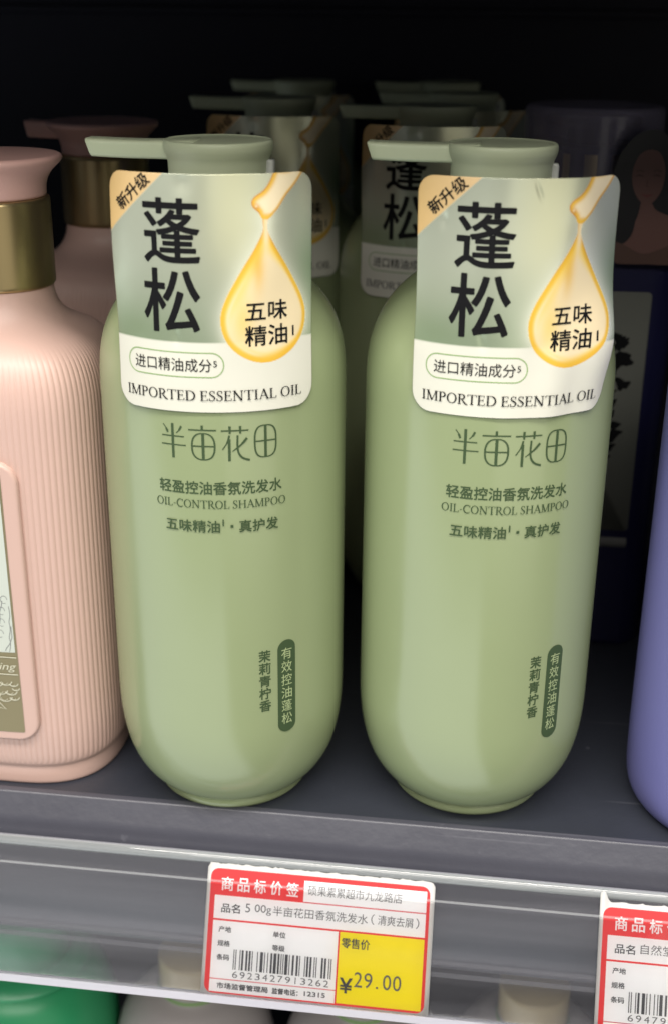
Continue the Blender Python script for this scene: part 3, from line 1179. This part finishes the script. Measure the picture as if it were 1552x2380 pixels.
neck_st = st.build("gold_stripes", M_gold, lambda x, y, l: (0.0226 * sin(x / 22.4), -0.0226 * cos(x / 22.4), y / 1000), t, step=1.0)
M_over = mat("smoky_clear_overcap", (0.42, 0.38, 0.50), 0.15, alpha=0.42)
obj("overcap", lathe([tuple(q) for q in catmull(mm([(25.0, 165), (25.0, 180), (25, 200), (24.6, 204.4), (22, 205.6), (10, 205.8), (0.01, 205.8)]), 3)], 64), M_over, t)
obj("pump_head", lathe(mm([(9, 190), (9, 197.5), (17, 198.2), (17, 201), (0.01, 201.5)]), 48), M_black, t)

# die-cut hang card: a printed portrait of a woman, flat as in the shop
t = thing("hang_card", "die-cut portrait card of a long-haired woman hanging at the navy bottle's neck", "hang tag", (0.1285, 0.1010, 0.0))


def card(name, pts, y0, y1, material, parent):
    pts = [(-12.5 + (a + 12.5) * 0.86, 199.5 - (199.5 - b) * 0.74) for a, b in pts]
    c_ = catmull(pts + [pts[0]], 5)[:-1]
    return obj(name, loft([[(a / 1000, y / 1000, b / 1000) for a, b in c_] for y in (y1, y0)]), material, parent, smooth=False)


hair = card("printed_hair", [(-11, 168), (-12.5, 178), (-10.5, 188), (-5, 196.5), (2, 199.5), (8.5, 195.5), (12, 186), (13.5, 177), (17, 168), (16, 160), (8, 156), (-2, 150), (-9, 152), (-12, 160)], 0.0, 0.5, mat("printed_black_hair", (0.006, 0.005, 0.006), 0.4), t)
skin_m = mat("shaded_skin_print", (0.16, 0.075, 0.06), 0.5)  # skin colour darkened, with the card's shade put into it
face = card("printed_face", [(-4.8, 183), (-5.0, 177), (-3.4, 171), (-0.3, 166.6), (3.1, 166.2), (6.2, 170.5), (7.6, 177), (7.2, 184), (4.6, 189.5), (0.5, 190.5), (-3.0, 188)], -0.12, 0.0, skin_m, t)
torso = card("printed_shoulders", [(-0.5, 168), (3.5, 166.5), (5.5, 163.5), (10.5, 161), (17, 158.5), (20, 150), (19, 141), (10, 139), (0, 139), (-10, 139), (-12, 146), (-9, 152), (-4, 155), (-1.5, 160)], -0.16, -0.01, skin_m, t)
card("printed_hair_lock", [(-7, 186), (-9.5, 176), (-11.5, 164), (-11.5, 152), (-7.5, 147), (-3.4, 151), (-2.2, 159), (-3.6, 167), (-5.6, 174)], -0.24, -0.17, hair.data.materials[0], t)
fm = Marks()
for (ex, ey, ew) in ((-2.2, 178.6, 1.6), (4.6, 178.8, 1.6)):
    fm.stroke([(ex - ew, ey), (ex, ey + 0.5), (ex + ew, ey - 0.1)], [0.2, 0.7, 0.2])
    fm.stroke([(ex - ew, ey + 2.2), (ex, ey + 2.7), (ex + ew, ey + 2.1)], 0.35)
fm.stroke([(1.1, 177), (0.9, 174.2), (1.8, 173.9)], 0.25)
fm.build("printed_eyes", mat("printed_dark_brown", (0.06, 0.026, 0.022), 0.5), lambda x, y, l: ((-12.5 + (x + 12.5) * 0.86) / 1000, -0.0002 - l, (199.5 - (199.5 - y) * 0.74) / 1000), face, step=0)
fm = Marks()
fm.stroke([(-0.9, 170.4), (1.4, 169.6), (3.6, 170.5)], [0.3, 1.3, 0.3])
fm.build("printed_lips", mat("printed_lips_red", (0.17, 0.045, 0.04), 0.5), lambda x, y, l: ((-12.5 + (x + 12.5) * 0.86) / 1000, -0.0002 - l, (199.5 - (199.5 - y) * 0.74) / 1000), face, step=0)
dr = card("printed_dress", [(-10, 141), (-11, 148), (-6, 147), (2, 143), (10, 146), (17, 150), (18.5, 144), (17, 138.4), (4, 138), (-8, 138)], -0.3, -0.17, mat("printed_brown_dress", (0.10, 0.05, 0.035), 0.5), t)

# ------------------------------------------------------------------ clear price rail
TT = radians(24.8)
TC = Vector((0.0343, -0.0438, -0.0307))
EY = Vector((0, sin(TT), cos(TT)))
NN = Vector((0, -cos(TT), sin(TT)))


def onrail(x, s, off=0.0):
    """x world, s up the tilted rail (m), off out of its plane (m)"""
    q = TC + EY * s + NN * off
    return Vector((x, q.y, q.z))


rail = thing("price_rail", "clear plastic label rail clipped along the grey shelf front", "price rail", (0, -0.0438, -0.0307))


def strip(name, s0, s1, o0, o1, material, ridge=None):
    pr = [(s0, o0), (s1, o0), (s1, o1), (s0, o1)]
    vs = []
    for x in (X0, X1):
        for s, o in pr:
            q = onrail(x, s, o) - Vector((0, -0.0438, -0.0307))
            vs.append(q)
    fs = [(i, (i + 1) % 4, 4 + (i + 1) % 4, 4 + i) for i in range(4)] + [(3, 2, 1, 0), (4, 5, 6, 7)]
    return obj(name, mesh(vs, fs), material, rail, smooth=False)


strip("back_plate", -0.0200, 0.0221, -0.0013, -0.0006, M_clear)
def bead(name, s0, o0, rs, ro, material):
    pr = [(s0 + rs * cos(2 * pi * k / 20), o0 + ro * sin(2 * pi * k / 20)) for k in range(20)]
    vs = [onrail(x, s_, o_) - Vector((0, -0.0438, -0.0307)) for x in (X0, X1) for s_, o_ in pr]
    fs = [(i, (i + 1) % 20, 20 + (i + 1) % 20, 20 + i) for i in range(20)] + [tuple(reversed(range(20))), tuple(range(20, 40))]
    return obj(name, mesh(vs, fs), material, rail)


bead("top_edge", 0.0216, -0.0012, 0.0017, 0.0013, M_bead)
strip("top_edge_line", 0.0228, 0.02325, -0.0020, -0.0009, M_edge)
flap = obj("front_flap", mesh([onrail(x, s_, 0.0011) - Vector((0, -0.0438, -0.0307)) for x, s_ in ((X0, -0.0200), (X1, -0.0200), (X1, 0.0148), (X0, 0.0148))], [(0, 1, 2, 3)]), M_flap, rail, smooth=False)
strip("flap_edge", 0.0148, 0.0154, 0.0008, 0.0015, M_softedge)
strip("bottom_fold", -0.0222, -0.0200, -0.0014, 0.0016, M_edge)
strip("lower_ridge", -0.0048, -0.0036, -0.0021, -0.0013, M_edgedim)
strip("middle_ridge", -0.0085, -0.0072, -0.0021, -0.0013, M_edgedim)


# ------------------------------------------------------------------ price tags
def tag_sheet(W, H, torn=True, horn=False):
    """white card, corners slightly rounded, its top edge torn unevenly"""
    rnd = random.Random(5 if not horn else 9)
    N = 90
    v, f = [], []
    for i in range(N + 1):
        x = W * i / N
        top = 0.15 * sin(i * 0.9) + (0.35 if rnd.random() < 0.12 else 0) * rnd.random() - 0.2 * rnd.random()
        bot = 0.12 * sin(i * 1.3 + 2) + 0.12 * rnd.random()
        cr = 1.4
        for e_ in (x, W - x):
            if e_ < cr:
                k = cr - sqrt(max(0, cr * cr - (cr - e_) ** 2))
                top -= k
                bot += k * 0.5
        if horn:
            if x < 2.4:
                top += 3.6 * (1 - x / 2.4) ** 0.35
        rows = (bot, H * 0.25, H * 0.5, H * 0.75, H + top)
        for y in rows:
            v.append((x, y))
    return v, N, 5


def make_tag(label, x_left, s_bottom, title_only, lines, group):
    H = 41.0
    W = 71.0
    base = onrail(x_left, s_bottom)
    t = thing("price_tag", label, "price tag", base, 0, group)

    def P(x, y, lift=0.0):
        # x mm right, y mm up, slight bow of the card
        bow = 0.0
        return Vector((x / 1000, 0, 0)) + EY * (y / 1000) + NN * (0.0002 + bow * 0.6 + lift)
    v, N, R_ = tag_sheet(W, H, True, title_only)
    verts = [P(x, y) for x, y in v]
    faces = [(i * R_ + j, (i + 1) * R_ + j, (i + 1) * R_ + j + 1, i * R_ + j + 1) for i in range(N) for j in range(R_ - 1)]
    card_ = obj("tag_card", mesh(verts, faces), M_white, t)
    sm_ = card_.modifiers.new("thickness", 'SOLIDIFY')
    sm_.thickness = 0.0003
    sm_.offset = -1

    def fn(k):
        return lambda x, y, l: P(x, H - y, 0.00003 + k * 0.00003 + l)

    def rect(M, x0, y0, x1, y1):
        M.poly([(x0, y1), (x1, y1), (x1, y0), (x0, y0)])

    R = Marks()
    R.poly(list(reversed(rounded_poly(1.1, 69.6, 1.6, 40.1, 2.6, 8))))
    R.build("red_frame", M_red, fn(0), t, step=8)
    Wt = Marks()
    if not title_only:
        rect(Wt, 30.6, 3.1, 68.6, 9.6)
    rect(Wt, 2.7, 9.9, 68.6, 17.1)
    rect(Wt, 2.7, 17.7, 42.1, 39.6)
    if title_only:
        rect(Wt, 42.4, 17.7, 68.6, 39.4)
    Wt.build("white_fields", M_tagwhite, fn(1), t, step=8)
    Pk = Marks()
    rect(Pk, 2.7, 35.5, 42.1, 35.8)
    Pk.build("thin_red_line", M_pinkline, fn(2), t, step=8)
    if not title_only:
        Pk = Marks()
        rect(Pk, 30.7, 9.55, 68.6, 9.95)
        Pk.build("thin_red_line", M_pinkline, fn(2), t, step=8)
    if not title_only:
        Y = Marks()
        rect(Y, 42.6, 17.7, 68.6, 39.4)
        Y.build("yellow_field", M_yellow, fn(1), t, step=8)
    Tt = Marks(True)
    for i, ch in enumerate("商品标价签"):
        Tt.text(ch, 6.5 + i * 5.15, 6.2, 3.9, 4.3, 0.09)
    Tt.build("white_title", M_tagwhite, fn(2), t, step=8)
    K = Marks(True)
    K.text("品名", 8.0, 13.7, 6.0, 2.9, 0.06)
    K.text("产地", 6.6, 20.3, 4.0, 1.9, 0.055)
    K.text("规格", 6.5, 24.6, 4.0, 1.9, 0.055)
    K.text("条码", 6.5, 28.9, 4.0, 1.9, 0.055)
    K.text("单位", 23.8, 20.4, 4.0, 1.9, 0.055)
    K.text("等级", 23.8, 24.5, 4.0, 1.9, 0.055)
    if not title_only:
        K.text("零售价", 47.6, 20.9, 8.8, 3.2, 0.05)
        K.text("市场监督管理局", 13.2, 37.6, 16.2, 1.9, 0.07)
        K.text("监督电话：", 26.6, 37.6, 8.2, 1.9, 0.07)
        K.text("12315", 35.9, 37.5, 6.6, 1.5, 0.05)
        K.text("¥", 45.3, 33.8, 4.0, 4.8, 0.14)
    else:
        K.text("市场监督管理局", 13.2, 37.6, 16.2, 1.9, 0.07)
    K.build("printed_headings", M_grey, fn(3), t, step=8)
    G = Marks(True)
    for (tx, cx, cy, w, h) in lines:
        G.text(tx, cx, cy, w, h)
    G.build("printed_details", M_greytype, fn(3), t, step=8)
    # bar code
    B = Marks()
    code = "6923427913262" if not title_only else "6947912345678"
    L = ["0001101", "0011001", "0010011", "0111101", "0100011", "0110001", "0101111", "0111011", "0110111", "0001011"]
    par = ["LLLLLL", "LLGLGG", "LLGGLG", "LLGGGL", "LGLLGG", "LGGLLG", "LGGGLL", "LGLGLG", "LGLGGL", "LGGLGL"]
    bits = "101"
    for i, d in enumerate(code[1:7]):
        c_ = L[int(d)]
        if par[int(code[0])][i] == 'G':
            c_ = ''.join('1' if q == '0' else '0' for q in c_)[::-1]
        bits += c_
    bits += "01010"
    for d in code[7:]:
        bits += ''.join('1' if q == '0' else '0' for q in L[int(d)])
    bits += "101"
    x0, x1 = 9.8, 40.6
    st_ = (x1 - x0) / len(bits)
    i = 0
    while i < len(bits):
        if bits[i] == '1':
            j = i
            while j < len(bits) and bits[j] == '1':
                j += 1
            rect(B, x0 + i * st_, 26.2, x0 + j * st_ - 0.04, 32.4)
            i = j
        else:
            i += 1
    B.build("bar_code", M_grey, fn(3), t, step=8, lift=1e-7)
    return t


def digits(code, x0, x1, y, w=1.6, h=2.0):
    n = len(code)
    return [(ch, x0 + (x1 - x0) * i / (n - 1), y, None if ch == "1" else w, h) for i, ch in enumerate(code)]


lines1 = [("硕果累累超市九龙路店", 46.5, 5.9, 29.2, 3.1), ("5", 13.4, 13.1, 1.5, 2.7), ("00g", 18.2, 13.3, 5.2, 3.1), ("半亩花田香氛洗发水", 36.1, 13.2, 29.6, 3.0), ("（", 53.2, 13.0, 1.0, 3.2), ("清爽去屑", 59.4, 13.0, 10.8, 3.0), ("）", 66.2, 13.0, 1.0, 3.2),
          ("2", 49.0, 31.7, 2.5, 4.6), ("9", 52.1, 31.7, 2.5, 4.6), (".", 54.9, 33.6, 0.7, 0.7), ("0", 57.9, 31.7, 2.5, 4.6), ("0", 61.0, 31.7, 2.5, 4.6)] + digits("6923427913262", 10.6, 39.2, 33.9)
lines1[4] = ("（", 52.4, 13.0, 1.0, 3.2)
make_tag("white and red price tag with a yellow field reading 29.00", -0.0011, -0.0205, False, lines1, "price tags slotted in the clear rail")
lines2 = [("自然堂", 17.4, 13.2, 9.6, 3.0)] + digits("69479", 10.6, 20.2, 33.9)
make_tag("white and red price tag cut by the picture edge, a torn sliver at its corner", 0.1197, -0.0215, True, lines2, "price tags slotted in the clear rail")

# ------------------------------------------------------------------ bottles on the shelf below
t = thing("green_bottle", "emerald green round-shouldered bottle standing on the shelf below", "bottle", (-0.0955, 0.030, -0.300))
em = mat("emerald_plastic", (0.035, 0.34, 0.14), 0.35, var=0.05)
em2 = mat("emerald_light_plastic", (0.05, 0.34, 0.155), 0.3)
obj("bottle_body", lathe([tuple(q) for q in catmull(mm([(0.01, 0), (33, 0), (36, 3), (37, 20), (37, 120), (36.5, 150), (34.5, 166), (30, 177), (25, 182), (21.5, 184), (20.5, 186)]), 4)], 96), em, t)
obj("bottle_cap", lathe(mm([(19, 184), (19.3, 186), (19.3, 208), (18.6, 209.5), (0.01, 210)]), 96), em2, t)
obj("shoulder_disc", lathe([tuple(q) for q in catmull(mm([(27.4, 182.5), (27.0, 183.6), (24, 186.0), (20, 187.0), (19.5, 187.2)]), 4)], 96), em2, t)

M_lil = mat("pale_lilac_plastic", (0.40, 0.37, 0.37), 0.35)
M_beige = mat("beige_cap_plastic", (0.52, 0.42, 0.25), 0.35)
M_gl = mat("green_ring_plastic", (0.22, 0.36, 0.14), 0.4)


def low_bottle(label, loc):
    t = thing("jar_bottle", label, "bottle", loc, 0, "pale bottles with beige caps on the shelf below")
    obj("bottle_body", lathe([tuple(q) for q in catmull(mm([(0.01, 0), (28, 0), (31, 3), (32.5, 12), (32.5, 130), (32, 145), (30, 156), (26, 164), (20, 170), (14, 173), (13.6, 176)]), 4)], 96), M_lil, t)
    obj("cap", lathe(mm([(13.2, 171), (13.4, 172), (13.4, 188), (12.8, 189.6), (0.01, 190)]), 64), M_beige, t)
    obj("cap_ring", lathe(mm([(13.6, 170.5), (14.0, 171), (14.0, 174), (13.6, 174.5)]), 64), M_gl, t)
    return t


lb = low_bottle("pale bottle with beige cap directly below the price tag's barcode", (-0.0265, 0.034, -0.300))
lb2 = copy_plain(lb, "pale bottle with beige cap directly below the yellow price field", (0.0420, 0.034, -0.300), 0)
lb3 = copy_plain(lb, "pale bottle seen through the clear rail between the two price tags", (0.1080, 0.030, -0.296), 0)
